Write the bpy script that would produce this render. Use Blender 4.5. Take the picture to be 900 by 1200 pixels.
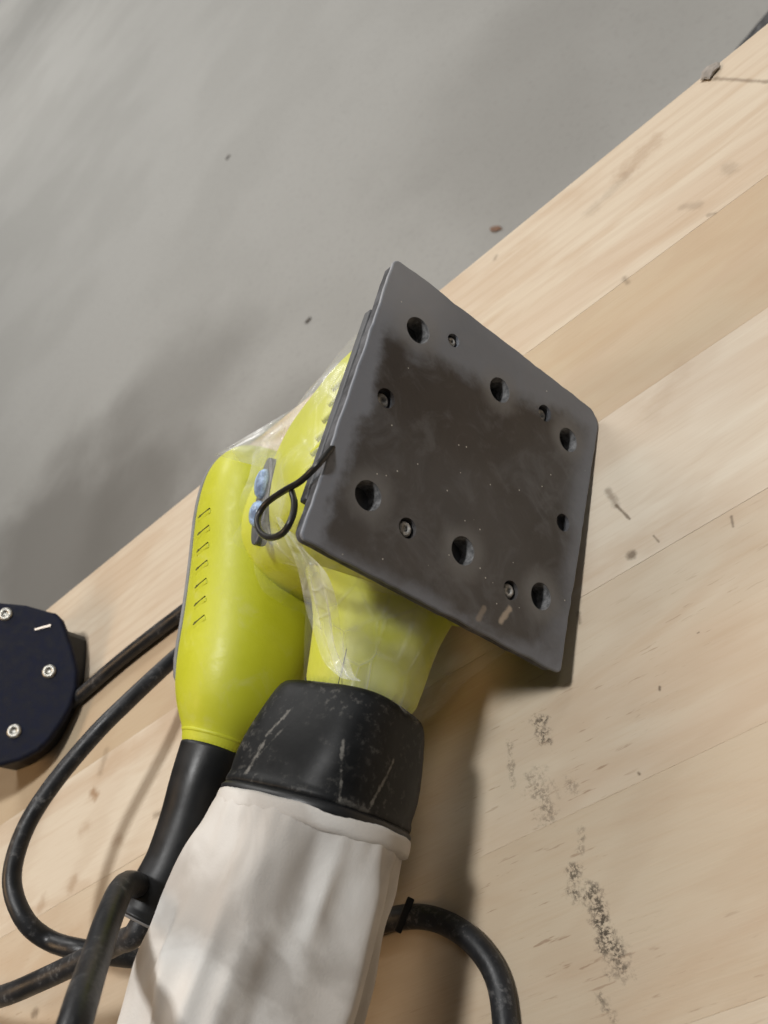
import bpy, bmesh, math, random
from mathutils import Vector, Matrix, noise
from mathutils.bvhtree import BVHTree

random.seed(7)
for o in list(bpy.data.objects):
    bpy.data.objects.remove(o, do_unlink=True)
scene = bpy.context.scene
COL = scene.collection

# ------------------------------------------------------------------ camera
CAM = Vector((0.0593315, -0.1736993, 0.2488929))
WR = ((0.7641257, -0.2231026, -0.6052578),      # image right, in world
      (-0.5406890, -0.7332379, -0.4123319),     # image down
      (-0.3518056, 0.6423297, -0.6809151))      # view direction
FPX = 900.0                                      # focal length in pixels of the 900 px wide photograph
RIGHT, DOWN, FWD = (Vector(r) for r in WR)
cd = bpy.data.cameras.new('camera')
cam = bpy.data.objects.new('camera', cd)
COL.objects.link(cam)
m3 = Matrix((RIGHT, -DOWN, -FWD)).transposed()
cam.matrix_world = Matrix.Translation(CAM) @ m3.to_4x4()
cd.sensor_fit = 'HORIZONTAL'
cd.sensor_width = 36.0
cd.lens = 36.0 * FPX / 900.0
cd.clip_start = 0.01
cd.clip_end = 100.0
cd.dof.use_dof = True
cd.dof.focus_distance = 0.265
cd.dof.aperture_fstop = 24.0
scene.camera = cam
scene.render.resolution_x = 768
scene.render.resolution_y = 1024

# ------------------------------------------------------------------ world, lamps of the workshop and added floor fill
world = bpy.data.worlds.new('World')
scene.world = world
world.use_nodes = True
bg = world.node_tree.nodes['Background']
bg.inputs[0].default_value = (0.95, 0.88, 0.78, 1)
bg.inputs[1].default_value = 0.065


def area_lamp(name, loc, target, size, power, col, size_y=None):
    ld = bpy.data.lights.new(name, 'AREA')
    ld.energy = power
    ld.color = col
    ld.size = size
    if size_y:
        ld.shape = 'RECTANGLE'
        ld.size_y = size_y
    lo = bpy.data.objects.new(name, ld)
    COL.objects.link(lo)
    lo.location = loc
    d = Vector(target) - Vector(loc)
    lo.rotation_euler = d.to_track_quat('-Z', 'Y').to_euler()
    return lo


area_lamp('ceiling_lamp_key', (0.30, 0.22, 2.35), (0, 0, 0), 0.24, 41, (0.99, 0.985, 0.97))
area_lamp('ceiling_lamp_front', (0.86, 1.30, 2.25), (0, 0, 0), 0.35, 5, (0.99, 0.985, 0.97))
area_lamp('ceiling_lamp_second', (1.6, 0.2, 2.3), (0, 0, 0), 0.5, 4, (0.97, 0.98, 1.0))
area_lamp('ceiling_lamp_warm', (-1.7, 0.1, 1.7), (-0.3, 0, 0), 0.6, 13, (1.0, 0.66, 0.36))
# unseen fill lamps, added to brighten the far floor
for lx, ly, pw in ((-0.9, 3.2, 88), (-2.6, 7.0, 120), (-4.2, 12.0, 150), (2.5, 6.0, 90)):
    area_lamp('far_fill_lamp', (lx, ly, 2.7), (lx, ly, -0.85), 1.6, pw, (1.0, 0.98, 0.95))

scene.view_settings.view_transform = 'Standard'
scene.view_settings.look = 'None'
scene.view_settings.gamma = 1.0
scene.view_settings.exposure = 0.0

# ------------------------------------------------------------------ positions
SO = Vector((0, 0, 0.0568130))
SR = Matrix(((-0.1955664, 0.5013426, -0.8428579),
             (0.2189184, 0.8600837, 0.4607936),
             (0.9559438, -0.0944013, -0.2779566)))
SM = Matrix.Translation(SO) @ SR.to_4x4()        # sander frame: x away from bench, y front, z away from the pad
SRI = SR.inverted()


def ray(px, py):
    return RIGHT * ((px - 450) / FPX) + DOWN * ((py - 600) / FPX) + FWD


def onz(px, py, z=0.0):
    r = ray(px, py)
    return CAM + r * ((z - CAM.z) / r.z)


def atdepth(px, py, d, zmin=0.0042):
    p = CAM + ray(px, py) * d
    return onz(px, py, zmin) if p.z < zmin else p


def loc(px, py, ax, val):
    o = SRI @ (CAM - SO)
    r = SRI @ ray(px, py)
    return o + r * ((val - o[ax]) / r[ax])


def l2w(p):
    return SM @ Vector(p)


def w2l(p):
    return SRI @ (Vector(p) - SO)


# ------------------------------------------------------------------ materials
class NT:
    def __init__(self, name):
        self.m = bpy.data.materials.new(name)
        self.m.use_nodes = True
        self.t = self.m.node_tree
        self.b = self.t.nodes['Principled BSDF']

    def n(self, typ, **kw):
        nd = self.t.nodes.new(typ)
        for k, v in kw.items():
            setattr(nd, k, v)
        return nd

    def put(self, sock, v):
        if v is None:
            return
        if isinstance(v, bpy.types.NodeSocket):
            self.t.links.new(v, sock)
        elif isinstance(v, (tuple, list, Vector)):
            v = tuple(v)
            if sock.type == 'RGBA' and len(v) == 3:
                v = v + (1,)
            sock.default_value = v
        else:
            sock.default_value = v

    def math(self, op, a, b=None, clamp=False):
        nd = self.n('ShaderNodeMath', operation=op, use_clamp=clamp)
        self.put(nd.inputs[0], a)
        self.put(nd.inputs[1], b)
        return nd.outputs[0]

    def vmath(self, op, a, b=None, out=0):
        nd = self.n('ShaderNodeVectorMath', operation=op)
        self.put(nd.inputs[0], a)
        self.put(nd.inputs[1], b)
        return nd.outputs['Value'] if out else nd.outputs[0]

    def mix(self, fac, a, b, mode='MIX'):
        nd = self.n('ShaderNodeMix', data_type='RGBA', blend_type=mode)
        self.put(nd.inputs[0], fac)
        self.put(nd.inputs[6], a)
        self.put(nd.inputs[7], b)
        return nd.outputs[2]

    def ramp(self, v, lo, hi, a=0.0, b=1.0):
        nd = self.n('ShaderNodeMapRange', interpolation_type='SMOOTHSTEP')
        self.put(nd.inputs[0], v)
        for i, x in enumerate((lo, hi, a, b)):
            nd.inputs[i + 1].default_value = x
        return nd.outputs[0]

    def noise(self, vec, scale, detail=4, rough=0.55, dist=0.0):
        nd = self.n('ShaderNodeTexNoise')
        self.put(nd.inputs['Vector'], vec)
        nd.inputs['Scale'].default_value = scale
        nd.inputs['Detail'].default_value = detail
        nd.inputs['Roughness'].default_value = rough
        nd.inputs['Distortion'].default_value = dist
        return nd.outputs[0]

    def mapping(self, vec, scale=(1, 1, 1), loc_=(0, 0, 0), rot=(0, 0, 0)):
        nd = self.n('ShaderNodeMapping')
        self.put(nd.inputs[0], vec)
        nd.inputs['Location'].default_value = loc_
        nd.inputs['Rotation'].default_value = rot
        nd.inputs['Scale'].default_value = scale
        return nd.outputs[0]

    def pos(self):
        return self.n('ShaderNodeNewGeometry').outputs['Position']

    def obj(self):
        return self.n('ShaderNodeTexCoord').outputs['Object']

    def bump(self, h, strength, dist=0.001):
        nd = self.n('ShaderNodeBump')
        nd.inputs['Strength'].default_value = strength
        nd.inputs['Distance'].default_value = dist
        self.put(nd.inputs['Height'], h)
        self.t.links.new(nd.outputs[0], self.b.inputs['Normal'])

    def segment(self, vec, p0, p1):
        """distance from a point to a line segment"""
        p0, p1 = Vector(p0), Vector(p1)
        d = p1 - p0
        pa = self.vmath('SUBTRACT', vec, p0)
        h = self.math('DIVIDE', self.vmath('DOT_PRODUCT', pa, d, 1), d.length_squared, clamp=True)
        sc = self.n('ShaderNodeVectorMath', operation='SCALE')
        sc.inputs[0].default_value = d
        self.put(sc.inputs['Scale'], h)
        return self.vmath('LENGTH', self.vmath('SUBTRACT', pa, sc.outputs[0]), None, 1)

    def base(self, c=None, rough=None, metal=None, spec=None):
        self.put(self.b.inputs['Base Color'], c)
        self.put(self.b.inputs['Roughness'], rough)
        self.put(self.b.inputs['Metallic'], metal)
        self.put(self.b.inputs['Specular IOR Level'], spec)
        return self.m


def concrete():
    t = NT('concrete')
    p = t.pos()
    a = t.noise(p, 1.6, 4, 0.5)
    b = t.noise(p, 3.2, 4, 0.5, 0.3)
    c = t.noise(p, 75, 5, 0.7)
    col = t.mix(t.ramp(a, 0.38, 0.62), (0.338, 0.334, 0.317), (0.362, 0.358, 0.341))
    col = t.mix(t.math('MULTIPLY', t.ramp(b, 0.44, 0.70), 0.15), col, (0.385, 0.382, 0.365))
    col = t.mix(t.math('MULTIPLY', t.ramp(c, 0.50, 0.75), 0.3), col, (0.20, 0.195, 0.185))
    # darker patches on the slab; the far-left ones paint shadow bands into its colour
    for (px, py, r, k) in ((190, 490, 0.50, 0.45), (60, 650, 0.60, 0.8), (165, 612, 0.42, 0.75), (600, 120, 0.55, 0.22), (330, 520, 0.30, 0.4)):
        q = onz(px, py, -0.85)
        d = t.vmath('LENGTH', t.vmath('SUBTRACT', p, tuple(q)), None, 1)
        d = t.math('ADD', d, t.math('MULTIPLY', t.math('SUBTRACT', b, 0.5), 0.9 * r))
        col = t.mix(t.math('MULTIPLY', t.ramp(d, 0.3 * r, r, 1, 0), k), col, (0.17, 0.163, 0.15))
    t.bump(c, 0.15, 0.002)
    return t.base(col, 0.9, spec=0.15)


def dirt_marks():
    """(x, y) world centre, radii and turn of the mould and glue marks on the bench top"""
    out = []
    for (p0, p1, w, s) in (((630, 848), (638, 862), 10, 1), ((628, 918), (640, 945), 14, .6), ((664, 910), (672, 925), 7, .45),
                           ((669, 1018), (675, 1052), 9, .95), ((695, 1045), (705, 1095), 13, 1.0),
                           ((705, 1085), (730, 1135), 14, 1.0), ((706, 1172), (712, 1184), 9, .8),
                           ((597, 870), (600, 920), 4, .5), ((682, 975), (680, 995), 5, .6)):
        a, b = onz(*p0), onz(*p1)
        c = onz(p0[0] + w, p0[1])
        out.append((a, b, (c - a).length, s))
    return out


def wood():
    t = NT('pine')
    p = t.pos()
    at = t.n('ShaderNodeAttribute', attribute_type='OBJECT', attribute_name='tone').outputs['Fac']
    sd = t.n('ShaderNodeAttribute', attribute_type='OBJECT', attribute_name='seed').outputs['Fac']
    off = t.n('ShaderNodeCombineXYZ')
    t.put(off.inputs[0], sd)
    t.put(off.inputs[2], sd)
    q = t.vmath('ADD', p, off.outputs[0])
    g1 = t.noise(t.mapping(q, (2.2, 22, 6)), 1.0, 3, 0.55, 0.8)           # broad colour bands
    g2 = t.noise(t.mapping(q, (9, 150, 20)), 1.0, 4, 0.6, 0.5)            # growth rings
    g3 = t.noise(t.mapping(q, (40, 900, 60)), 1.0, 3, 0.6)                # fine fibre
    pale, mid, tan = (0.60, 0.525, 0.42), (0.445, 0.345, 0.228), (0.43, 0.305, 0.195)
    col = t.mix(at, pale, mid)
    col = t.mix(t.math('MULTIPLY', t.ramp(g1, 0.46, 0.66), 0.5), col, (0.48, 0.365, 0.26))
    col = t.mix(t.math('MULTIPLY', t.ramp(g2, 0.50, 0.74), 0.20), col, tan)
    col = t.mix(t.math('MULTIPLY', t.ramp(g3, 0.45, 0.8), 0.18), col, (0.40, 0.27, 0.16))
    blot = t.noise(t.mapping(q, (9, 26, 9)), 1.0, 4, 0.55, 1.2)
    col = t.mix(t.math('MULTIPLY', t.ramp(blot, 0.46, 0.70), 0.42), col, (0.43, 0.30, 0.19))
    fig = t.n('ShaderNodeTexWave', wave_type='RINGS', rings_direction='SPHERICAL')
    t.put(fig.inputs['Vector'], t.mapping(q, (1.1, 9.0, 0.0), (-0.3, -0.42, 0)))
    fig.inputs['Scale'].default_value = 5.0
    fig.inputs['Distortion'].default_value = 5.0
    fig.inputs['Detail'].default_value = 3.0
    fig.inputs['Detail Scale'].default_value = 1.2
    col = t.mix(t.math('MULTIPLY', t.ramp(fig.outputs['Fac'], 0.45, 0.95), 0.13), col, (0.36, 0.235, 0.14))
    # short dark resin dashes along the grain, thickest on the lower boards
    ds = t.noise(t.mapping(q, (85, 800, 1)), 1.0, 3, 0.6)
    dsm = t.noise(t.mapping(p, (9, 14, 1), (3.1, 0.4, 0)), 1.0, 2, 0.5)
    y = t.n('ShaderNodeSeparateXYZ')
    t.put(y.inputs[0], p)
    low = t.ramp(y.outputs[1], -0.02, -0.09, 0.12, 1.0)
    dm = t.math('MULTIPLY', t.math('MULTIPLY', t.ramp(ds, 0.62, 0.72), t.ramp(dsm, 0.46, 0.62)), low)
    col = t.mix(t.math('MULTIPLY', dm, 0.55), col, (0.20, 0.105, 0.05))
    # mould, glue and dirt marks
    sp = t.noise(p, 620, 5, 0.75)
    sp2 = t.noise(p, 170, 5, 0.7)
    for (a, b, w, s) in dirt_marks():
        d = t.segment(p, a, b)
        d = t.math('ADD', d, t.math('MULTIPLY', t.math('SUBTRACT', sp2, 0.5), w * 4.5))
        body = t.ramp(d, 0.0, 1.3 * w, 1, 0)
        body = t.math('MULTIPLY', body, t.ramp(sp, 0.44, 0.55))
        col = t.mix(t.math('MULTIPLY', body, 0.9 * s), col, (0.065, 0.048, 0.030))
    for (p0, p1, w, k) in (((712, 575), (722, 592), 5, .55), ((722, 592), (738, 608), 2.2, .8), ((739, 651), (741, 650), 6, .8),
                           ((766, 628), (772, 635), 2, .7), ((857, 605), (859, 617), 2, .7), ((773, 805), (773, 808), 2, .9),
                           ((748, 906), (749, 907), 2.4, .9), ((678, 718), (679, 730), 3, .6), ((817, 742), (819, 741), 1.2, .8),
                           ((109, 928), (112, 932), 4.5, .85), ((182, 955), (190, 952), 3.5, .55), ((135, 985), (140, 983), 5, .45),
                           ((82, 1040), (88, 1030), 5, .5), ((48, 1062), (50, 1058), 6, .45), ((95, 975), (102, 968), 5, .3),
                           ((40, 1188), (42, 1187), 4, .7), ((732, 326), (735, 331), 4, .5), ((830, 252), (838, 250), 3, .4),
                           ((800, 243), (820, 240), 6, .28), ((850, 196), (858, 200), 9, .25), ((580, 303), (582, 300), 3, .5),
                           ((838, 92), (900, 96), 3, .6), ((730, 205), (765, 168), 13, .42), ((690, 250), (735, 205), 7, .2),
                           ((760, 490), (800, 430), 14, .15), ((118, 905), (125, 880), 4, .3)):
        a, b = onz(*p0), onz(*p1)
        w = (onz(p0[0] + w, p0[1]) - a).length
        d = t.segment(p, a, b)
        d = t.math('ADD', d, t.math('MULTIPLY', t.math('SUBTRACT', sp2, 0.5), w * 2.4))
        col = t.mix(t.math('MULTIPLY', t.ramp(d, 0.0, 1.3 * w, 1, 0), k), col, (0.13, 0.09, 0.055) if w < 0.0035 else (0.30, 0.19, 0.11))
    t.bump(t.math('ADD', g3, t.math('MULTIPLY', g2, 0.7)), 0.16, 0.0006)
    return t.base(col, t.ramp(g2, 0.3, 0.8, 0.50, 0.66), spec=0.35)


def lime_plastic():
    t = NT('lime_plastic')
    p = t.obj()
    a = t.noise(p, 30, 4, 0.6)
    b = t.noise(p, 900, 2, 0.5)
    c = t.noise(p, 90, 5, 0.65, 0.6)
    col = t.mix(t.ramp(a, 0.35, 0.7), (0.475, 0.495, 0.020), (0.515, 0.53, 0.032))
    col = t.mix(t.math('MULTIPLY', t.ramp(c, 0.52, 0.74), 0.22), col, (0.52, 0.51, 0.28))
    t.bump(t.math('ADD', b, c), 0.10, 0.0004)
    t.b.inputs['Subsurface Weight'].default_value = 0.12
    t.b.inputs['Subsurface Radius'].default_value = (0.004, 0.004, 0.001)
    return t.base(col, t.ramp(c, 0.3, 0.7, 0.40, 0.60))


def plain(name, c, rough, metal=0.0, nscale=60.0, var=0.25, bump=0.1, spec=0.5):
    t = NT(name)
    p = t.obj()
    a = t.noise(p, nscale, 4, 0.6)
    col = t.mix(t.ramp(a, 0.3, 0.75), tuple(x * (1 - var) for x in c), tuple(min(1, x * (1 + var)) for x in c))
    t.bump(t.noise(p, nscale * 9, 3, 0.6), bump, 0.0004)
    return t.base(col, t.ramp(a, 0.3, 0.7, max(0.02, rough - 0.07), rough + 0.08), metal, spec)


def pad_rubber():
    t = NT('pad_rubber')
    p = t.obj()
    s = t.n('ShaderNodeSeparateXYZ')
    t.put(s.inputs[0], p)
    n1 = t.noise(p, 34, 4, 0.6, 0.5)
    n2 = t.noise(p, 11, 3, 0.5)
    n3 = t.noise(p, 300, 4, 0.6)
    ax = t.math('ABSOLUTE', s.outputs[0])
    ay = t.math('ABSOLUTE', s.outputs[1])
    wob = t.math('ADD', t.math('MULTIPLY', t.math('SUBTRACT', n1, 0.5), 0.016), t.math('MULTIPLY', t.math('SUBTRACT', t.noise(p, 130, 5, 0.7), 0.5), 0.006))
    col = t.mix(t.ramp(n2, 0.38, 0.62), (0.033, 0.028, 0.026), (0.060, 0.055, 0.053))
    col = t.mix(t.math('MULTIPLY', t.ramp(t.noise(p, 70, 5, 0.65, 0.8), 0.46, 0.70), 0.5), col, (0.105, 0.103, 0.104))
    col = t.mix(t.math('MULTIPLY', t.ramp(t.noise(p, 22, 5, 0.7, 1.2), 0.52, 0.70), 0.45), col, (0.12, 0.118, 0.12))
    grey = (0.20, 0.212, 0.24)
    for v, lo, hi, k in ((s.outputs[0], 0.0455, 0.0505, 0.85), (t.math('MULTIPLY', s.outputs[0], -1.0), 0.040, 0.054, 0.7),
                         (t.math('MULTIPLY', s.outputs[1], -1.0), 0.048, 0.055, 0.6), (s.outputs[1], 0.047, 0.055, 0.6)):
        col = t.mix(t.math('MULTIPLY', t.ramp(t.math('ADD', v, wob), lo, hi), k), col, grey)
    # brighter dust on the front strip
    fr = t.math('ADD', t.math('ADD', s.outputs[1], t.math('MULTIPLY', s.outputs[0], 0.22)), t.math('MULTIPLY', wob, 1.3))
    col = t.mix(t.math('MULTIPLY', t.ramp(fr, 0.0285, 0.0385), 0.85), col, (0.175, 0.186, 0.208))
    for (hx, hy) in HOLES:
        d = t.vmath('LENGTH', t.vmath('SUBTRACT', p, (hx, hy, 0.0)), None, 1)
        d = t.math('ADD', d, t.math('MULTIPLY', t.math('SUBTRACT', n1, 0.5), 0.007))
        col = t.mix(t.math('MULTIPLY', t.ramp(d, 0.0050, 0.0120, 1, 0), 0.55), col, (0.17, 0.165, 0.16))
    cn = t.math('ADD', t.vmath('LENGTH', t.vmath('SUBTRACT', p, (0.050, 0.052, 0.0)), None, 1), t.math('MULTIPLY', t.math('SUBTRACT', n1, 0.5), 0.02))
    col = t.mix(t.math('MULTIPLY', t.ramp(cn, 0.004, 0.030, 1, 0), 0.6), col, (0.30, 0.30, 0.31))
    # scuff of glue
    for (a, b, w, c, k) in (((-0.026, -0.0425, 0), (-0.0235, -0.048, 0), 0.0016, (0.42, 0.34, 0.26), 0.8),
                            ((-0.0155, -0.047, 0), (-0.014, -0.051, 0), 0.0015, (0.30, 0.24, 0.18), 0.5)):
        d = t.segment(p, a, b)
        d = t.math('ADD', d, t.math('MULTIPLY', t.math('SUBTRACT', n3, 0.5), 0.0016))
        col = t.mix(t.math('MULTIPLY', t.ramp(d, 0.0004, w, 1, 0), k), col, c)
    # specks of dust
    v = t.n('ShaderNodeTexVoronoi', feature='F1')
    t.put(v.inputs['Vector'], p)
    v.inputs['Scale'].default_value = 300
    keep = t.n('ShaderNodeSeparateColor')
    t.put(keep.inputs[0], v.outputs['Color'])
    sm = t.math('MULTIPLY', t.ramp(v.outputs['Distance'], 0.05, 0.11, 1, 0), t.math('GREATER_THAN', keep.outputs[0], 0.86))
    col = t.mix(t.math('MULTIPLY', sm, 0.85), col, (0.55, 0.52, 0.46))
    t.bump(t.math('ADD', n3, n1), 0.25, 0.0004)
    return t.base(col, t.ramp(n1, 0.3, 0.7, 0.40, 0.55), spec=0.45)


def collar_plastic():
    t = NT('collar_plastic')
    p = t.obj()
    n1 = t.noise(p, 45, 4, 0.6)
    n3 = t.noise(p, 420, 4, 0.65)
    col = t.mix(t.ramp(n1, 0.4, 0.7), (0.007, 0.0075, 0.008), (0.016, 0.017, 0.018))
    for (p0, p1, w, k) in SCRATCHES:
        d = t.segment(p, p0, p1)
        d = t.math('ADD', d, t.math('MULTIPLY', t.math('SUBTRACT', n3, 0.5), w * 4.0))
        col = t.mix(t.math('MULTIPLY', t.ramp(d, 0.0, w, 1, 0), k), col, (0.22, 0.21, 0.19))
    dust = t.math('MULTIPLY', t.math('MULTIPLY', t.ramp(n3, 0.52, 0.70), t.ramp(n1, 0.42, 0.62)), 0.22)
    col = t.mix(dust, col, (0.25, 0.24, 0.22))
    t.bump(n3, 0.12, 0.0003)
    return t.base(col, t.ramp(n1, 0.3, 0.7, 0.36, 0.52), spec=0.13)


def bag_cloth():
    t = NT('bag_cloth')
    p = t.obj()
    n1 = t.noise(p, 24, 4, 0.5, 0.9)
    n2 = t.noise(p, 15, 3, 0.5)
    w = t.noise(t.mapping(p, (1, 1, 1)), 1500, 2, 0.5)
    col = t.mix(t.ramp(n2, 0.4, 0.62), (0.47, 0.435, 0.395), (0.60, 0.58, 0.55))
    col = t.mix(t.math('MULTIPLY', t.ramp(n1, 0.46, 0.64), 0.62), col, (0.30, 0.27, 0.24))
    t.bump(t.math('ADD', w, t.math('MULTIPLY', n1, 1.5)), 0.18, 0.0005)
    t.b.inputs['Sheen Weight'].default_value = 0.25
    return t.base(col, 0.85, spec=0.2)


def film_plastic(name='clear_film', lo=0.05, hi=0.22):
    t = NT(name)
    p = t.obj()
    n1 = t.noise(t.mapping(p, (38, 38, 38)), 1.0, 2, 0.45, 0.6)
    vo = t.n('ShaderNodeTexVoronoi', feature='DISTANCE_TO_EDGE')
    t.put(vo.inputs['Vector'], t.mapping(p, (95, 60, 95), (0, 0, 0), (0.4, 0.3, 0.8)))
    vo.inputs['Scale'].default_value = 1.0
    cr = t.ramp(vo.outputs['Distance'], 0.0, 0.09, 1, 0)
    t.bump(t.math('ADD', t.math('MULTIPLY', cr, 0.25), n1), 0.45, 0.0015)
    t.base((0.86, 0.88, 0.86), 0.12)
    al = t.math('ADD', t.ramp(n1, 0.42, 0.74, lo, hi), t.math('MULTIPLY', t.math('MULTIPLY', cr, t.ramp(n1, 0.45, 0.65)), 0.09))
    t.put(t.b.inputs['Alpha'], al)
    return t.m


HOLES = [(x, y) for x in (0.0372, -0.0020, -0.0390) for y in (0.0338, -0.0322)]
SMALL = [(0.0412, 0.0022), (-0.0435, -0.0005), (0.0225, 0.0398), (-0.0250, 0.0378), (0.0207, -0.0352), (-0.0251, -0.0361)]
SCRATCHES = []


# ------------------------------------------------------------------ mesh helpers
def link(name, me, mat=None, parent=None, smooth=True):
    o = bpy.data.objects.new(name, me)
    COL.objects.link(o)
    if mat:
        me.materials.append(mat)
    if smooth:
        for p in me.polygons:
            p.use_smooth = True
    if parent:
        o.parent = parent
    return o


def mesh(name, vs, fs):
    me = bpy.data.meshes.new(name)
    me.from_pydata([tuple(v) for v in vs], [], fs)
    me.update()
    return me


def from_bm(name, bm):
    bmesh.ops.recalc_face_normals(bm, faces=bm.faces[:])
    me = bpy.data.meshes.new(name)
    bm.to_mesh(me)
    bm.free()
    return me


def loft(name, rings, cap0=True, cap1=True, closed=True):
    n = len(rings[0])
    vs = [v for r in rings for v in r]
    fs = []
    for i in range(len(rings) - 1):
        for j in range(n if closed else n - 1):
            k = (j + 1) % n
            fs.append((i * n + j, i * n + k, (i + 1) * n + k, (i + 1) * n + j))
    if closed and cap0:
        fs.append(tuple(range(n))[::-1])
    if closed and cap1:
        fs.append(tuple((len(rings) - 1) * n + j for j in range(n)))
    me = mesh(name, vs, fs)
    bm = bmesh.new()
    bm.from_mesh(me)
    bmesh.ops.recalc_face_normals(bm, faces=bm.faces[:])
    bm.to_mesh(me)
    bm.free()
    return me


def catmull(pts, n=10):
    pts = [Vector(p) for p in pts]
    P = [pts[0] * 2 - pts[1]] + pts + [pts[-1] * 2 - pts[-2]]
    out = []
    for i in range(1, len(P) - 2):
        a, b, c, d = P[i - 1:i + 3]
        for k in range(n):
            u = k / n
            out.append(0.5 * ((2 * b) + (c - a) * u + (2 * a - 5 * b + 4 * c - d) * u * u + (3 * b - a - 3 * c + d) * u ** 3))
    out.append(pts[-1])
    return out


def tube(name, pts, rad, seg=14):
    if not callable(rad):
        r0 = rad
        rad = lambda u: r0
    rings = []
    up = Vector((0.3, 0.2, 1)).normalized()
    N = len(pts)
    for i, p in enumerate(pts):
        d = (pts[min(i + 1, N - 1)] - pts[max(i - 1, 0)]).normalized()
        up = (up - d * up.dot(d)).normalized()
        s = d.cross(up)
        r = rad(i / (N - 1))
        rings.append([p + (up * math.cos(2 * math.pi * k / seg) + s * math.sin(2 * math.pi * k / seg)) * r for k in range(seg)])
    return loft(name, rings)


def sup(t, hx, hy, n):
    c, s = math.cos(t), math.sin(t)
    return (hx * math.copysign(abs(c) ** (2 / n), c), hy * math.copysign(abs(s) ** (2 / n), s))


def smoothmods(o, lv=2, bevel=None):
    if bevel:
        b = o.modifiers.new('bevel', 'BEVEL')
        b.width = bevel
        b.segments = 3
        b.limit_method = 'ANGLE'
        b.angle_limit = math.radians(40)
    if lv:
        s = o.modifiers.new('sub', 'SUBSURF')
        s.levels = lv
        s.render_levels = lv


def box(sx, sy, sz):
    bm = bmesh.new()
    bmesh.ops.create_cube(bm, size=1)
    for v in bm.verts:
        v.co = Vector((v.co.x * sx, v.co.y * sy, v.co.z * sz))
    return bm


def rrect(hx, hy, radii, n=7):
    """rounded rectangle, corners in order ++, -+, --, +-"""
    out = []
    for (sx, sy, a0), r in zip(((1, 1, 0), (-1, 1, 90), (-1, -1, 180), (1, -1, 270)), radii):
        for k in range(n + 1):
            a = math.radians(a0 + 90 * k / n)
            out.append((sx * (hx - r) + r * math.cos(a), sy * (hy - r) + r * math.sin(a)))
    return out


def prism(name, outline, z0, z1, bevel=0.0, seg=2):
    bm = bmesh.new()
    vs = [bm.verts.new((x, y, z0)) for x, y in outline]
    f = bm.faces.new(vs)
    r = bmesh.ops.extrude_face_region(bm, geom=[f])
    for v in r['geom']:
        if isinstance(v, bmesh.types.BMVert):
            v.co.z = z1
    bmesh.ops.recalc_face_normals(bm, faces=bm.faces[:])
    if bevel:
        ed = [e for e in bm.edges if abs(e.verts[0].co.z - e.verts[1].co.z) < 1e-7]
        bmesh.ops.bevel(bm, geom=ed, offset=bevel, segments=seg, affect='EDGES', profile=0.5)
    return from_bm(name, bm)


def tag(o, label, cat, group=None, kind=None):
    o['label'] = label
    o['category'] = cat
    if group:
        o['group'] = group
    if kind:
        o['kind'] = kind
    return o


def empty(name, locv=(0, 0, 0)):
    e = bpy.data.objects.new(name, None)
    e.empty_display_size = 0.02
    COL.objects.link(e)
    e.location = locv
    return e


M_LIME = lime_plastic()
M_PAD = pad_rubber()
M_FOAM = plain('foam_rubber', (0.085, 0.087, 0.094), 0.7, nscale=120, var=0.55, bump=0.5, spec=0.25)
M_DUSTY = plain('dusty_rubber', (0.15, 0.15, 0.152), 0.75, nscale=500, var=0.5, bump=0.4, spec=0.2)
M_GREY = plain('grey_rubber', (0.20, 0.20, 0.205), 0.6)
M_BLACK = plain('black_rubber', (0.010, 0.0105, 0.0115), 0.42, spec=0.35)
M_CORD = plain('cord_rubber', (0.012, 0.013, 0.015), 0.40, nscale=90, var=0.5, spec=0.35)
_t = NT('dusty_cord')
_p = _t.obj()
_a, _b = _t.noise(_p, 55, 4, 0.6), _t.noise(_p, 380, 4, 0.7)
_c = _t.mix(_t.ramp(_a, 0.35, 0.7), (0.010, 0.0105, 0.012), (0.022, 0.023, 0.026))
_c = _t.mix(_t.math('MULTIPLY', _t.math('MULTIPLY', _t.ramp(_b, 0.5, 0.68), _t.ramp(_a, 0.42, 0.62)), 0.35), _c, (0.24, 0.235, 0.23))
_t.bump(_b, 0.25, 0.0005)
M_CORD = _t.base(_c, _t.ramp(_a, 0.3, 0.7, 0.36, 0.55), spec=0.4)
M_DARKMETAL = plain('dark_wire', (0.035, 0.034, 0.032), 0.35, 0.6)
M_PLATE = plain('plate_plastic', (0.055, 0.057, 0.062), 0.5, nscale=80, var=0.5)
M_SCREW = plain('dusty_screw', (0.36, 0.35, 0.33), 0.6, 0.2, nscale=600, var=0.5, bump=0.5)
M_STEEL = plain('dull_steel', (0.50, 0.49, 0.45), 0.42, 1.0, nscale=500, var=0.4, bump=0.4)
M_HOLE = plain('dark_recess', (0.008, 0.008, 0.008), 0.8)
M_SLOT = plain('slot_shade', (0.085, 0.088, 0.006), 0.7)
M_WOOD = wood()
M_FILM = film_plastic()
M_MILKY = film_plastic('creased_film', 0.14, 0.50)
M_BAG = bag_cloth()

# ------------------------------------------------------------------ the setting: concrete floor
s = 25.0
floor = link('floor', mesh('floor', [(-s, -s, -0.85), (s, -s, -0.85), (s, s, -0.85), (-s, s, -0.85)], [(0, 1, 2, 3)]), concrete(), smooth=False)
tag(floor, 'grey stained concrete floor below the wooden workbench', 'floor', kind='structure')

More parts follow.
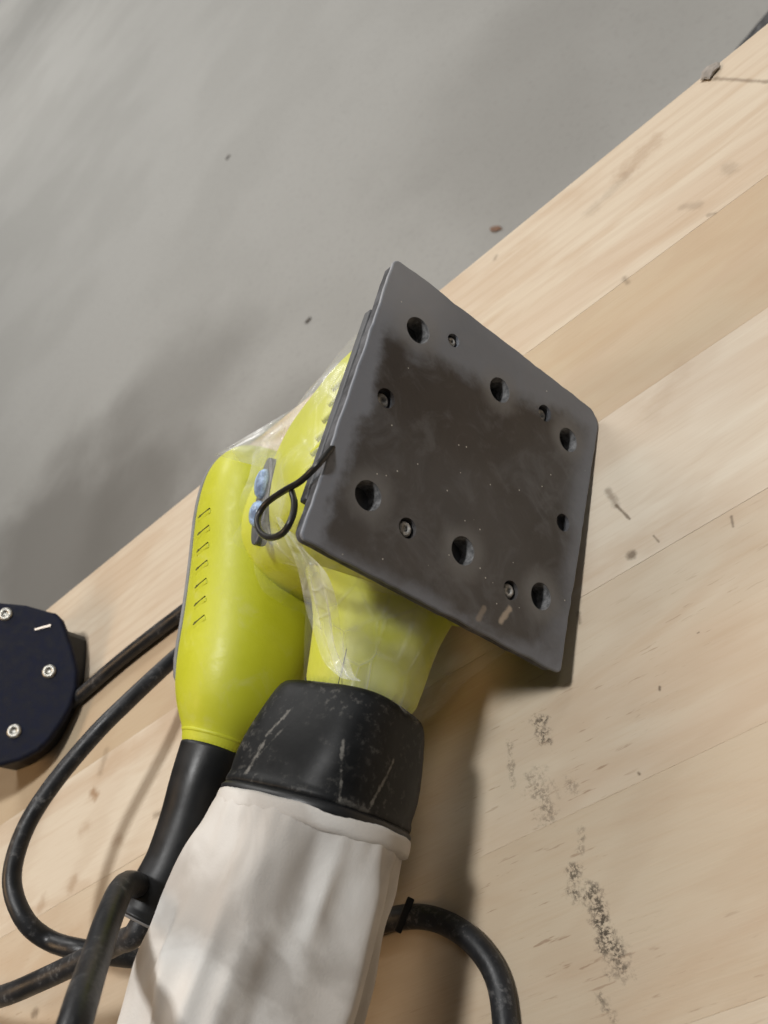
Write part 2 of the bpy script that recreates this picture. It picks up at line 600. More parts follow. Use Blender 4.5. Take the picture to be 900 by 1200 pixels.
# ------------------------------------------------------------------ workbench of glued pine boards
bench = empty('workbench', (0, 0, -0.85))
tag(bench, 'pale pine workbench top of glued boards with dirt marks', 'workbench')
seams = [0.1705, 0.0908, 0.0332, -0.0316, -0.0985, -0.160, -0.228, -0.290, -0.355, -0.42]
tones = [0.25, 0.9, 0.02, 0.45, 0.65, 0.4, 0.6, 0.2, 0.5]
X0, X1, TH = -0.95, 0.75, 0.032
for i in range(len(seams) - 1):
    y1, y0 = seams[i], seams[i + 1]
    g = 0.000008
    bm = box(X1 - X0, y1 - y0 - 2 * g, TH)
    bmesh.ops.bevel(bm, geom=[e for e in bm.edges if abs(e.verts[0].co.x - e.verts[1].co.x) > 0.1],
                    offset=0.00007, segments=1, affect='EDGES')
    o = link('plank', from_bm('plank', bm), M_WOOD, bench, smooth=False)
    o.location = ((X0 + X1) / 2, (y0 + y1) / 2, 0.85 - TH / 2 - (0, 0.00006, 0.0, 0.00008, 0.00004)[i % 5])
    o['tone'] = tones[i]
    o['seed'] = 3.7 * i + 0.6
for (x, y) in ((-0.86, 0.10), (0.66, 0.10), (-0.86, -0.35), (0.66, -0.35)):
    o = link('leg', from_bm('leg', box(0.07, 0.07, 0.815)), M_WOOD, bench, smooth=False)
    o.location = (x, y, 0.4075)
    o['tone'] = 0.5
    o['seed'] = x * 9

# ------------------------------------------------------------------ the sander
sander = empty('sheet_sander', (0, 0, 0))
sander.matrix_world = SM
tag(sander, 'lime green sheet sander lying on its side with dusty pad facing out', 'sander')


def part(name, me, mat, parent=None, smooth=True):
    return link(name, me, mat, parent or sander, smooth)


# pad with real holes
def cutter(hx, hy, r, z0, z1, n=28):
    return prism('cut', [(hx + r * math.cos(2 * math.pi * k / n), hy + r * math.sin(2 * math.pi * k / n)) for k in range(n)], z0, z1)


def boolean_holes(me, cuts):
    base = bpy.data.objects.new('tmp', me)
    COL.objects.link(base)
    cs = []
    bm = bmesh.new()
    for c in cuts:
        bm.from_mesh(c)
    cm = bpy.data.meshes.new('cuts')
    bm.to_mesh(cm)
    bm.free()
    co = bpy.data.objects.new('tmpc', cm)
    COL.objects.link(co)
    md = base.modifiers.new('b', 'BOOLEAN')
    md.operation = 'DIFFERENCE'
    md.object = co
    md.solver = 'EXACT'
    dg = bpy.context.evaluated_depsgraph_get()
    out = bpy.data.meshes.new_from_object(base.evaluated_get(dg))
    bpy.data.objects.remove(base)
    bpy.data.objects.remove(co)
    return out


def wavy(pts, amp, step=0.003):
    out = []
    for i, a in enumerate(pts):
        b = pts[(i + 1) % len(pts)]
        L_ = math.hypot(b[0] - a[0], b[1] - a[1])
        k = max(1, int(L_ / step))
        for q in range(k):
            x, y = a[0] + (b[0] - a[0]) * q / k, a[1] + (b[1] - a[1]) * q / k
            f = 1 + amp / 0.054 * (noise.noise(Vector((x, y, 0.3)) * 90) + 0.7 * noise.noise(Vector((x, y, 1.3)) * 300))
            out.append((x * f, y * f))
    return out


cuts = [cutter(x, y, 0.0049, -0.002, 0.02) for x, y in HOLES]
cuts += [cutter(x, y, 0.0026 if i == 2 else 0.0034, -0.002, 0.0036) for i, (x, y) in enumerate(SMALL)]
pm = boolean_holes(prism('pad', wavy(rrect(0.0540, 0.0550, (0.003, 0.0075, 0.002, 0.002)), 0.00045), 0.0, 0.0016, 0.0006, 2), cuts)
fm_ = boolean_holes(prism('foam_layer', wavy(rrect(0.0536, 0.0542, (0.003, 0.0075, 0.003, 0.003)), 0.0003), 0.00165, 0.0058, 0.0006, 2), cuts)
pad = part('pad', pm, M_PAD, smooth=False)
part('foam_layer', fm_, M_FOAM, pad, smooth=False)
# shallow dished rim round the dust holes, and the dark channel behind each of them
for (x, y) in HOLES:
    r1, r2 = 0.0052, 0.0049
    rings = []
    for (r, z) in ((0.0049, 0.0003), (0.0046, 0.0009), (0.0044, 0.0020), (0.0040, 0.0065), (0.0039, 0.0105)):
        rings.append([(x + r * math.cos(2 * math.pi * k / 24), y + r * math.sin(2 * math.pi * k / 24), z) for k in range(24)])
    part('hole_bushing', loft('hole_bushing', rings, False, False), M_DUSTY, pad)
    part('dust_hole', prism('dust_hole', [(x + 0.0048 * math.cos(2 * math.pi * k / 16), y + 0.0048 * math.sin(2 * math.pi * k / 16)) for k in range(16)], 0.0098, 0.0100), M_HOLE, pad)
for i, (x, y) in enumerate(SMALL):
    if i == 1:
        continue
    rings = []
    sc = 0.72 if i == 2 else 1.0
    top = 0.0008 if i in (2, 4, 5) else 0.0018
    for (r, z) in ((0.0024, 0.0035), (0.0026, top + 0.0008), (0.0022, top + 0.0002), (0.0012, top), (0.0010, top + 0.0010), (0.0002, top + 0.0012)):
        rings.append([(x + sc * r * math.cos(2 * math.pi * k / 14), y + sc * r * math.sin(2 * math.pi * k / 14), z) for k in range(14)])
    part('screw', loft('screw', rings), M_SCREW, pad)

# base plate and clamp frame behind the pad
bp = part('base_plate', prism('base_plate', rrect(0.0500, 0.0475, (0.004,) * 4), 0.0060, 0.0105, 0.0006), M_PLATE, smooth=False)
for sy in (1, -1):
    bar = [(0.047, sy * 0.0485, 0.0064), (0.047, sy * 0.0510, 0.0064), (0.047, sy * 0.0510, 0.0088), (0.047, sy * 0.0485, 0.0088)]
    bar2 = [(-x, y, z) for x, y, z in bar]
    part('paper_clamp', loft('paper_clamp', [bar, bar2]), M_DARKMETAL, smooth=False)
side = part('side_rail', from_bm('side_rail', box(0.0030, 0.076, 0.0042)), M_PLATE, smooth=False)
side.location = (0.0518, -0.002, 0.0092)
smoothmods(side, 0, 0.0008)

# motor housing: a leaning column, square at the skirt
def body_section(u):
    keys = [(0.0108, 0.000, 0.000, 0.0450, 0.0460, 5.0), (0.0140, 0.0005, 0.000, 0.0475, 0.0480, 4.5), (0.022, 0.0015, 0.000, 0.0487, 0.0480, 3.8),
            (0.034, 0.003, 0.000, 0.0480, 0.0470, 3.1), (0.046, 0.0045, -0.001, 0.0455, 0.0450, 2.7), (0.058, 0.006, -0.002, 0.0425, 0.0430, 2.5),
            (0.070, 0.0075, -0.004, 0.0375, 0.0390, 2.4), (0.082, 0.009, -0.006, 0.0325, 0.0350, 2.4), (0.095, 0.0105, -0.008, 0.0305, 0.0330, 2.4),
            (0.112, 0.0125, -0.008, 0.0280, 0.0300, 2.4)]
    for a, b in zip(keys, keys[1:]):
        if u <= b[0] or b is keys[-1]:
            k = (u - a[0]) / (b[0] - a[0])
            k = max(0, min(1, k))
            return [a[i] + (b[i] - a[i]) * k for i in range(1, 6)]


def ring_body(u, grow=0.0, n=48):
    cx, cy, hx, hy, e = body_section(u)
    out = []
    for j in range(n):
        x, y = sup(2 * math.pi * j / n, hx + grow, hy + grow, e)
        out.append(Vector((cx + x, cy + y, u)))
    return out


us = [0.0108, 0.0124, 0.0140, 0.018, 0.022, 0.028, 0.034, 0.040, 0.046, 0.052, 0.058, 0.064, 0.070, 0.076, 0.082, 0.088, 0.095, 0.104, 0.112]
housing = part('motor_housing', loft('motor_housing', [ring_body(u) for u in us]), M_LIME)
smoothmods(housing, 1)

# handle: sections from the front nose to the cord end
HK = [  # y, cx, cz, hx, hz, exponent
    (0.0225, 0.0150, 0.1120, 0.0150, 0.0080, 2.2), (0.0216, 0.0150, 0.1120, 0.0270, 0.0150, 2.4), (0.0190, 0.0150, 0.1125, 0.0340, 0.0195, 2.6), (0.0140, 0.0150, 0.1130, 0.0375, 0.0222, 2.8),
    (0.0070, 0.0150, 0.1135, 0.0388, 0.0236, 2.8), (-0.0020, 0.0148, 0.1138, 0.0385, 0.0244, 2.7), (-0.0150, 0.0145, 0.1136, 0.0365, 0.0250, 2.6),
    (-0.0300, 0.0138, 0.1122, 0.0330, 0.0258, 2.5), (-0.0450, 0.0130, 0.1100, 0.0305, 0.0266, 2.5), (-0.0600, 0.0128, 0.1070, 0.0282, 0.0266, 2.4),
    (-0.0750, 0.0134, 0.1046, 0.0258, 0.0252, 2.4), (-0.0880, 0.0146, 0.1027, 0.0212, 0.0215, 2.2), (-0.0960, 0.0156, 0.1018, 0.0160, 0.0166, 2.0),
    (-0.1000, 0.0161, 0.1012, 0.0126, 0.0132, 2.0), (-0.1070, 0.0162, 0.1005, 0.0122, 0.0126, 2.0)]


def hsec(y):
    for a, b in zip(HK, HK[1:]):
        if y >= b[0] or b is HK[-1]:
            k = max(0, min(1, (y - a[0]) / (b[0] - a[0])))
            return [a[i] + (b[i] - a[i]) * k for i in range(1, 6)]


def ring_handle(y, a0=0.0, a1=2 * math.pi, n=48, grow=0.0, closed=True):
    cx, cz, hx, hz, e = hsec(y)
    out = []
    for j in range(n if closed else n + 1):
        a = a0 + (a1 - a0) * j / n
        x, z = sup(a, hx + grow, hz + grow, e)
        out.append(Vector((cx + x, y, cz + z)))
    return out


hy = [k[0] for k in HK]
handle = part('handle', loft('handle', [ring_handle(y) for y in hy]), M_LIME)
smoothmods(handle, 2)
# grey soft grip over the far side of the handle
gy = [y for y in hy if 0.03 >= y >= -0.089]
A0, A1 = math.radians(17), math.radians(163)
outer = [ring_handle(y, A0, A1, 30, 0.0012, False) for y in gy]
inner = [ring_handle(y, A0, A1, 30, -0.0010, False)[::-1] for y in gy]
grip = part('soft_grip', loft('soft_grip', [a + b for a, b in zip(outer, inner)]), M_GREY)
smoothmods(grip, 1)
# pale joint ring at the cord end
part('end_ring', loft('end_ring', [ring_handle(y, grow=g) for y, g in ((-0.0990, 0.0001), (-0.0992, 0.0006), (-0.1003, 0.0006), (-0.1005, 0.0001))]), M_LIME)

# dust port neck
rings = []
for (y, cx, cz, hx, hz) in ((-0.020, 0.003, 0.040, 0.040, 0.030), (-0.036, 0.001, 0.040, 0.0335, 0.0270), (-0.046, -0.001, 0.0395, 0.0275, 0.0240), (-0.056, -0.0015, 0.0385, 0.0232, 0.0212),
                            (-0.068, -0.0015, 0.0372, 0.0208, 0.0196), (-0.090, -0.001, 0.0362, 0.0192, 0.0186)):
    rings.append([Vector((cx + hx * math.cos(2 * math.pi * j / 40), y, cz + hz * math.sin(2 * math.pi * j / 40))) for j in range(40)])
neck = part('dust_port', loft('dust_port', rings), M_LIME)
smoothmods(neck, 1)
# moulding seam along the neck
seam = [Vector((r[36].x, r[36].y, r[36].z)) for r in rings[3:]]
part('mould_seam', tube('mould_seam', catmull(seam, 6), 0.00014, 6), M_HOLE, neck)
latch = part('port_latch', from_bm('port_latch', box(0.003, 0.010, 0.003)), M_BLACK, neck)
latch.location = loc(364, 797, 1, -0.076)

# switch between housing and handle under its clear cap
dg = bpy.context.evaluated_depsgraph_get()


def bvh(o):
    me = bpy.data.meshes.new_from_object(o.evaluated_get(bpy.context.evaluated_depsgraph_get()))
    return BVHTree.FromPolygons([v.co.copy() for v in me.vertices], [tuple(p.vertices) for p in me.polygons])


bpy.context.view_layer.update()
B_H, B_B, B_N = bvh(handle), bvh(housing), bvh(neck)


def hit(tree, px, py):
    o = SRI @ (CAM - SO)
    r = (SRI @ ray(px, py)).normalized()
    p, n, i, d = tree.ray_cast(o, r)
    return (p, n) if p else (None, None)


def frame(n, along):
    n = n.normalized()
    t = (Vector(along) - n * n.dot(Vector(along))).normalized()
    b = n.cross(t)
    return Matrix((t, b, n)).transposed().to_4x4()


sp, sn = hit(B_B, 311, 588)
if sp is None:
    sp, sn = Vector((0.041, -0.013, 0.075)), Vector((1, 0, 0.2))
sn = (sn + Vector((0.2, 0, -0.2))).normalized()
e1, e2 = loc(336, 545, 0, sp.x), loc(299, 628, 0, sp.x)
FM = Matrix.Translation(sp + sn * 0.0006) @ frame(sn, e2 - e1)
L = 0.0165


def oval(hx, hy, n=28, e=2.4):
    return [sup(2 * math.pi * j / n, hx, hy, e) for j in range(n)]


sw = part('switch', prism('switch', oval(L, 0.0056), -0.003, 0.0012, 0.0005), plain('switch_frame', (0.11, 0.115, 0.125), 0.35, nscale=300), smooth=True)
sw.matrix_local = FM
M_BLUE = plain('blue_clear_cap', (0.30, 0.42, 0.66), 0.10, nscale=220, var=0.6, bump=0.9)
for (cx, hx) in ((-0.0062, 0.0058), (0.0050, 0.0050)):
    rr = []
    for (k, z) in ((1.0, 0.0012), (0.97, 0.0022), (0.8, 0.0034), (0.5, 0.0041), (0.15, 0.0043)):
        rr.append([(cx + x * k, y * k, z) for x, y in oval(hx, 0.0043, 22, 2.2)])
    part('rocker', loft('rocker', rr), M_BLUE, sw)

# cooling slots on the handle (seven angled ticks) and on the housing next to the pad
for i, (px, py) in enumerate(((231, 608), (230, 628), (229, 648), (228, 669), (227, 690), (226, 711), (225, 733))):
    p, n = hit(B_H, px + 8, py - 7)
    pa, _ = hit(B_H, px + 1, py - 1)
    pb, _ = hit(B_H, px + 15, py - 13)
    if not (p and pa and pb):
        continue
    ln = (pb - pa).length
    fm = frame(n, pb - pa)
    off = fm.col[1].to_3d()
    if (SRI @ DOWN).dot(off) < 0:
        off = -off
    v = part('vent_slot', prism('vent_slot', [(-ln * 0.5, -0.0002), (-ln * 0.36, -0.0010), (-ln * 0.22, -0.0003), (ln * 0.45, -0.0001), (ln * 0.45, 0.0002), (-ln * 0.2, 0.0003), (-ln * 0.36, 0.0006)], -0.0012, 0.00012), M_SLOT, handle, smooth=False)
    v.matrix_local = Matrix.Translation(p) @ fm
    lp = part('vent_louvre', from_bm('vent_louvre', box(ln * 1.0, 0.0022, 0.0014)), M_LIME, handle, smooth=True)
    lp.matrix_local = Matrix.Translation(p - n * 0.00055 + off * 0.0014) @ fm @ Matrix.Rotation(0.12, 4, 'X')
    smoothmods(lp, 1, 0.0006)
for i, (px, py) in enumerate(((404, 444), (400, 462), (393, 481), (386, 502), (380, 520), (374, 540))):
    p, n = hit(B_B, px - 4, py + 4)
    if p is None:
        continue
    q, n2 = hit(B_B, px - 12, py + 12)
    q = q or p + Vector((0, 0, 0.005))
    rb = part('vent_rib', from_bm('vent_rib', box(0.0085, 0.0024, 0.0026)), M_LIME, housing, smooth=True)
    rb.matrix_local = Matrix.Translation(p + n * 0.0002) @ frame(n, q - p)
    smoothmods(rb, 1, 0.0009)
    p2, n2 = hit(B_B, px - 1, py + 10)
    if p2:
        v = part('vent_slot', from_bm('vent_slot', box(0.0070, 0.0006, 0.0012)), M_HOLE, housing, smooth=False)
        v.matrix_local = Matrix.Translation(p2 - n2 * 0.0003) @ frame(n2, q - p)

# clamp lever: bent wire with an eye
lx = 0.0565
wp = [(392, 522), (372, 545), (352, 564), (333, 575), (312, 590), (302, 607), (305, 623), (317, 630), (332, 624), (342, 607), (345, 590), (342, 576)]
pts = [loc(x, y, 0, lx - (0.004 if i == 0 else 0) - (0.0012 if i > 9 else 0)) for i, (x, y) in enumerate(wp)]
part('clamp_lever', tube('clamp_lever', catmull(pts, 8), 0.00105, 10), M_DARKMETAL)

# dust collar and bag
def ring_tube(y, cx, cz, rx, rz, n=48, e=2.0):
    out = []
    ro = math.radians(-24)
    for j in range(n):
        a = 2 * math.pi * j / n
        x, z = sup(a, rx, rz, e)
        x, z = x * math.cos(ro) - z * math.sin(ro), x * math.sin(ro) + z * math.cos(ro)
        out.append(Vector((cx + x, y, cz + z)))
    return out


CK = [(-0.0830, 0.001, 0.0362, 0.0205, 0.0205), (-0.0822, 0.001, 0.0362, 0.0235, 0.0232), (-0.0840, 0.001, 0.0362, 0.0258, 0.0252), (-0.0880, 0.001, 0.0366, 0.0272, 0.0266), (-0.0980, 0.001, 0.0380, 0.0298, 0.0292),
      (-0.1080, 0.001, 0.0392, 0.0314, 0.0310), (-0.1140, 0.001, 0.0400, 0.0320, 0.0317), (-0.1146, 0.001, 0.0400, 0.0328, 0.0325), (-0.1168, 0.001, 0.0402, 0.0330, 0.0327), (-0.1174, 0.001, 0.0402, 0.0315, 0.0312)]
cm = loft('dust_collar', [ring_tube(k[0], k[1], k[2], k[3] * 0.850, k[4] * 0.850, e=3.6 if i < 6 else 2.8) for i, k in enumerate(CK)])
CT = BVHTree.FromPolygons([v.co.copy() for v in cm.vertices], [tuple(p.vertices) for p in cm.polygons])
for (p0, p1, w, k) in (((402, 868), (398, 938), 0.0007, 0.55), ((462, 890), (432, 950), 0.0008, 0.6), ((398, 938), (432, 952), 0.0016, 0.32),
                       ((340, 832), (312, 862), 0.0008, 0.6), ((310, 868), (290, 905), 0.0009, 0.55), ((335, 850), (288, 905), 0.0005, 0.3), ((270, 905), (470, 985), 0.0007, 0.4)):
    a, _ = hit(CT, *p0)
    b, _ = hit(CT, *p1)
    if a and b:
        SCRATCHES.append((a, b, w, k))
M_COLLAR = collar_plastic()
collar = part('dust_collar', cm, M_COLLAR)
smoothmods(collar, 1)
rings = []
for (y, cx, cz, rx, rz) in ((-0.1166, 0.001, 0.0402, 0.0318, 0.0315), (-0.1180, 0.001, 0.0403, 0.0331, 0.0328), (-0.1196, 0.001, 0.0404, 0.0330, 0.0327), (-0.1206, 0.001, 0.0405, 0.0326, 0.0323)):
    rings.append(ring_tube(y, cx, cz, rx * 0.875, rz * 0.875, e=2.6))
part('collar_ring', loft('collar_ring', rings), M_BLACK, collar)

NB, NS = 96, 54
rings = []
for i in range(NS + 1):
    u = i / NS
    y = -0.1185 - 0.150 * u
    k = min(1.0, u / 0.10)
    base = 0.0294 + 0.0012 * k - 0.0006 * min(1, u * 2.5)
    if u < 0.07:
        base += 0.0008 * math.sin(u / 0.07 * math.pi)
    if u > 0.86:
        base *= math.sqrt(max(0.02, 1 - ((u - 0.86) / 0.145) ** 2))
    cz = 0.0405 + 0.006 * min(1, u * 1.6)
    ring = []
    for j in range(NB):
        a = 2 * math.pi * j / NB
        p = Vector((math.cos(a) * 1.4, u * 2.6, math.sin(a) * 1.4))
        d = noise.noise(p * 1.15 + Vector((3, 1, 7))) * 0.0066 + noise.noise(p * 2.6 + Vector((9, 4, 1))) * 0.0024
        # soft folds running along and across the cloth
        f = noise.noise(Vector((math.cos(a) * 2.2 + u * 1.4, math.sin(a) * 2.2, u * 1.1)) + Vector((1.5, 8.2, 2.2)))
        d += (abs(f) ** 0.7 - 0.4) * -0.0058
        d *= min(1.0, u / 0.12)
        gather = 0.00045 * math.sin(a * 34 + 3 * noise.noise(p * 3)) * max(0, 1 - u / 0.14)
        r = base + d + gather
        x = math.cos(a) * r * 0.99
        z = math.sin(a) * r
        if x < -0.02:                       # sags towards the bench
            x *= 1 + 0.03 * min(1, u * 3)
        ring.append(Vector((x + 0.002 + 0.006 * u, y, cz + z)))
    rings.append(ring)
bag = part('dust_bag', loft('dust_bag', rings), M_BAG)
rr = []
for (dy, g) in ((0.0012, 0.0002), (0.0004, 0.0010), (-0.0020, 0.0013), (-0.0045, 0.0011), (-0.0056, 0.0002)):
    rr.append([Vector((0.001 + (0.0302 + g + 0.0004 * noise.noise(Vector((math.cos(a) * 5, math.sin(a) * 5, dy * 300)))) * math.cos(a), -0.1195 + dy + 0.0005 * noise.noise(Vector((math.cos(a) * 3, math.sin(a) * 3, 4))),
                       0.0406 + (0.0302 + g) * math.sin(a))) for a in [2 * math.pi * j / 72 for j in range(72)]])
hem = part('bag_hem', loft('bag_hem', rr), M_BAG, bag)
smoothmods(hem, 1)
smoothmods(bag, 1)

# cable sleeve at the end of the handle
sl = [Vector((0.0162, -0.104, 0.1005)), Vector((0.0165, -0.116, 0.1)), loc(222, 962, 2, 0.100), loc(204, 1008, 2, 0.100), loc(184, 1046, 2, 0.1), loc(166, 1080, 2, 0.1)]


def sleeve_r(u):
    return 0.0124 - 0.0022 * min(1, u * 1.6) - 0.0006 * u + (0.0008 if u > 0.965 else 0)


slp = catmull(sl, 9)
sleeve = part('cable_sleeve', tube('cable_sleeve', slp, sleeve_r, 22), M_BLACK)
endp = slp[-1]
dirv = (slp[-1] - slp[-3]).normalized()
part('sleeve_rim', tube('sleeve_rim', [endp - dirv * 0.0002, endp + dirv * 0.0003, endp + dirv * 0.0008], lambda u: 0.0100 - 0.0015 * u, 22), M_GREY, sleeve)

# the power cord, one run from the sleeve through every loop in sight
CD = 0.0080


def cp(px, py, w):
    return atdepth(px, py, FPX * CD / w)


pts = [l2w(endp - dirv * 0.006), l2w(endp + dirv * 0.004), cp(140, 1104, 27), cp(100, 1124, 26), cp(45, 1150, 25), cp(0, 1168, 24), cp(-70, 1186, 21), cp(-170, 1150, 10), cp(-210, 1040, 10),
       cp(-150, 950, 10), cp(-60, 900, 10), cp(20, 868, 10), cp(78, 828, 15.5), cp(140, 775, 16), cp(200, 728, 16), cp(240, 700, 16), cp(262, 700, 16), cp(268, 716, 16.5), cp(250, 734, 17),
       cp(206, 770, 18.5), cp(150, 822, 19.5), cp(110, 862, 20), cp(60, 922, 20.5), cp(28, 975, 21), cp(14, 1030, 21.5), cp(28, 1076, 22), cp(58, 1102, 22), cp(100, 1114, 22.5), cp(150, 1122, 22),
       cp(185, 1124, 21), cp(250, 1130, 10), cp(310, 1110, 10), cp(320, 1050, 10), cp(270, 1030, 10), cp(225, 1046, 22), cp(186, 1052, 25), cp(160, 1037, 28), cp(144, 1040, 30), cp(128, 1075, 33),
       cp(113, 1120, 36), cp(92, 1185, 42), cp(76, 1250, 44), cp(70, 1330, 40), cp(130, 1440, 32), cp(280, 1500, 28), cp(440, 1470, 26), cp(560, 1360, 26), cp(592, 1270, 27), cp(591, 1190, 28),
       cp(580, 1140, 28), cp(553, 1102, 27.5), cp(518, 1080, 27), cp(482, 1074, 26.5), cp(440, 1082, 26), cp(400, 1100, 10)]
cordw = catmull(pts, 9)
cord = part('power_cord', tube('power_cord', [w2l(p) for p in cordw], CD / 2, 14), M_CORD)
# cord clip beside the bag
a, b = cp(482, 1052, 26.0), cp(466, 1092, 25.5)
ax = (b - a).normalized()
nn = (CAM - a).normalized()
sd = ax.cross(nn).normalized()
cl = [[w2l(q + sd * sx * 0.0013 + nn * (0.0044 + sz * 0.0008)) for sx, sz in ((-1, -1), (1, -1), (1, 1), (-1, 1))] for q in (a, (a + b) / 2 + nn * 0.0006, b)]
o = part('cord_clip', loft('cord_clip', cl), M_BLACK, cord, smooth=False)
smoothmods(o, 0, 0.0005)

# ------------------------------------------------------------------ clear film still wrapped round the sander
film = empty('plastic_film', (0, 0, 0))
film.matrix_world = SM
tag(film, 'torn clear plastic film wrapped round the lime sander behind its pad', 'plastic film')


def fn(p, s, k):
    return noise.noise(Vector(p) * s) * k


N = 90
rings = []
fus = [0.0125, 0.017, 0.022, 0.028, 0.034, 0.040, 0.046, 0.052, 0.058, 0.064, 0.069, 0.073, 0.0765]
for iu, u in enumerate(fus):
    cx, cy, hx, hy, e = body_section(u)
    row = []
    for j in range(N + 1):
        a = math.radians(-95 + 205 * j / N)
        g = 0.0012 + 0.0022 * (iu / 12) + max(0, fn((math.cos(a), math.sin(a), u * 18), 3.2, 0.0042)) + fn((a * 3, u * 80, 4), 1.3, 0.0009)
        if iu >= 10:
            g += 0.0015 * (iu - 9) * (0.6 + noise.noise(Vector((a * 4, iu * .4, 2))))
        x, y = sup(a, hx + g, hy + g, e)
        row.append(Vector((cx + x, cy + y, u + fn((a * 2.5, u * 30, 9), 1.0, 0.003))))
    rings.append(row)
o = link('film_wrap', loft('film_wrap', rings, closed=False), M_FILM, film)
smoothmods(o, 1)
# loose flap that sticks out at the front
b1, b2, tip = loc(372, 462, 2, 0.058), loc(322, 552, 2, 0.074), loc(252, 533, 2, 0.088)
mid = loc(318, 494, 2, 0.068)
rows = []
for i in range(15):
    u = i / 14
    top_ = b1.lerp(mid, min(1, u * 2)) if u < 0.5 else mid.lerp(tip, (u - 0.5) * 2)
    bot = b2.lerp(tip, u)
    row = []
    for j in range(13):
        v = j / 12
        p = top_.lerp(bot, v)
        h = math.sin(v * math.pi) * 0.004 * (1 - u) + fn((u * 3, v * 4, 1.7), 1.6, 0.0028) * math.sin(math.pi * min(1, v + 0.05))
        row.append(p + (SRI @ (CAM - SO)).normalized() * h)
    rows.append(row)
o = link('film_flap', loft('film_flap', rows, closed=False), M_MILKY, film)
smoothmods(o, 1)
# skirt between the pad's rear edge and the dust port
rows = []
for i in range(17):
    u = i / 16
    row = []
    for j in range(41):
        v = j / 40
        x0 = 0.045 - 0.085 * v
        p0 = Vector((x0, -0.0495, 0.0115 + 0.001 * math.sin(v * 9)))
        a = math.radians(-4 - 160 * v)
        p1 = Vector((-0.001 + 0.0218 * math.cos(a), -0.0850 + fn((v * 5, 1, 2), 1.6, 0.004), 0.0365 + 0.0212 * math.sin(a)))
        p = p0.lerp(p1, u)
        p += Vector((0, 0, -1)) * (math.sin(u * math.pi) * -0.002)
        p += Vector((0.3, -1, -0.6)).normalized() * (fn((v * 4.2 + u * 1.2, u * 1.6, 5), 1.4, 0.0036) * math.sin(u * math.pi) + fn((v * 14, u * 2, 8), 1.0, 0.0008))
        row.append(p)
    rows.append(row)
o = link('film_skirt', loft('film_skirt', rows, closed=False), M_FILM, film)
smoothmods(o, 1)
# gathered side fold from the housing down to the port
pts0 = [loc(322, 600, 0, 0.050), loc(345, 650, 0, 0.048), loc(364, 720, 0, 0.033), loc(384, 775, 0, 0.0235), loc(402, 795, 0, 0.0205)]
pts1 = [loc(352, 640, 0, 0.0525), loc(385, 680, 0, 0.045), loc(398, 740, 0, 0.030), loc(408, 785, 0, 0.0235), loc(418, 798, 0, 0.0205)]
c0, c1 = catmull(pts0, 6), catmull(pts1, 6)
rows = []
for i, (p, q) in enumerate(zip(c0, c1)):
    row = []
    for j in range(15):
        v = j / 14
        r = p.lerp(q, v)
        r += Vector((1, -0.3, -0.3)) * (0.0012 * math.sin(v * math.pi * 5 + i * 0.1) + fn((v * 3, i * 0.15, 3), 1.3, 0.002))
        row.append(r)
    rows.append(row)
o = link('film_fold', loft('film_fold', rows, closed=False), M_MILKY, film)
smoothmods(o, 1)

# sliver of wood by the switch
p = loc(303, 604, 0, 0.0535)
ch = link('wood_sliver', from_bm('wood_sliver', box(0.0065, 0.0016, 0.0010)), plain('sliver_wood', (0.60, 0.42, 0.12), 0.6, nscale=300))
ch.matrix_world = SM @ Matrix.Translation((hit(B_H, 303, 603)[0] or hit(B_B, 303, 603)[0]).lerp(SRI @ (CAM - SO), 0.026)) @ frame(Vector((1, 0, -0.2)), loc(299, 612, 0, 0.047) - loc(307, 592, 0, 0.047))
smoothmods(ch, 0, 0.0003)
tag(ch, 'tiny yellow wood sliver caught behind the wire lever eye', 'wood sliver')

# ------------------------------------------------------------------ navy tool base at the left
ol = [(-90, 690), (-40, 700), (0, 706), (30, 709), (52, 715), (64, 718), (72, 726), (78, 742), (85, 764), (90, 786), (89, 806), (83, 826), (72, 846), (58, 866), (44, 880), (22, 891), (0, 897), (-40, 905), (-90, 908)]
NP = onz(30, 888, 0.004)
NN = (Vector((0, 0, 1)) * 0.40 + (CAM - NP).normalized() * 0.60).normalized()


def onplate(px, py):
    rr_ = ray(px, py)
    return CAM + rr_ * ((NP - CAM).dot(NN) / rr_.dot(NN))


for _ in range(12):
    NP = NP + Vector((0, 0, max(0.0, 0.009 - min(onplate(x, y).z for x, y in ol))))
pw = [onplate(x, y) for x, y in ol]
cen = sum(pw, Vector()) / len(pw)
cen_w = Vector((cen.x, cen.y, 0))
navy = empty('tool_base', cen_w)
tag(navy, 'dark navy tool base with silver screws lying at the bench edge', 'tool')
M_NAVY = plain('navy_plastic', (0.0055, 0.0075, 0.020), 0.7, nscale=160, var=0.35, bump=0.6, spec=0.2)
TX = Vector((0, 0, 1)).cross(NN).normalized()
NMAT = Matrix((TX, NN.cross(TX), NN)).transposed().to_4x4()
NMAT.translation = cen - cen_w
NI = (Matrix.Translation(cen_w) @ NMAT).inverted()
flat = [NI @ p for p in pw]
sh = link('shell', prism('shell', wavy([(p.x, p.y) for p in flat], 0.0002), -0.006, 0.0, 0.0018, 3), M_NAVY, navy, smooth=False)
sh.matrix_local = NMAT
up_ = [Vector((p.x * 0.82, p.y * 0.82, -0.0062)) for p in flat]
dn_ = []
for p in up_:
    w_ = (Matrix.Translation(cen_w) @ NMAT) @ p
    dn_.append(NI @ Vector((w_.x, w_.y, 0.0005)))
fb = link('tool_body', loft('tool_body', [up_, dn_]), M_BLACK, navy, smooth=False)
fb.matrix_local = NMAT
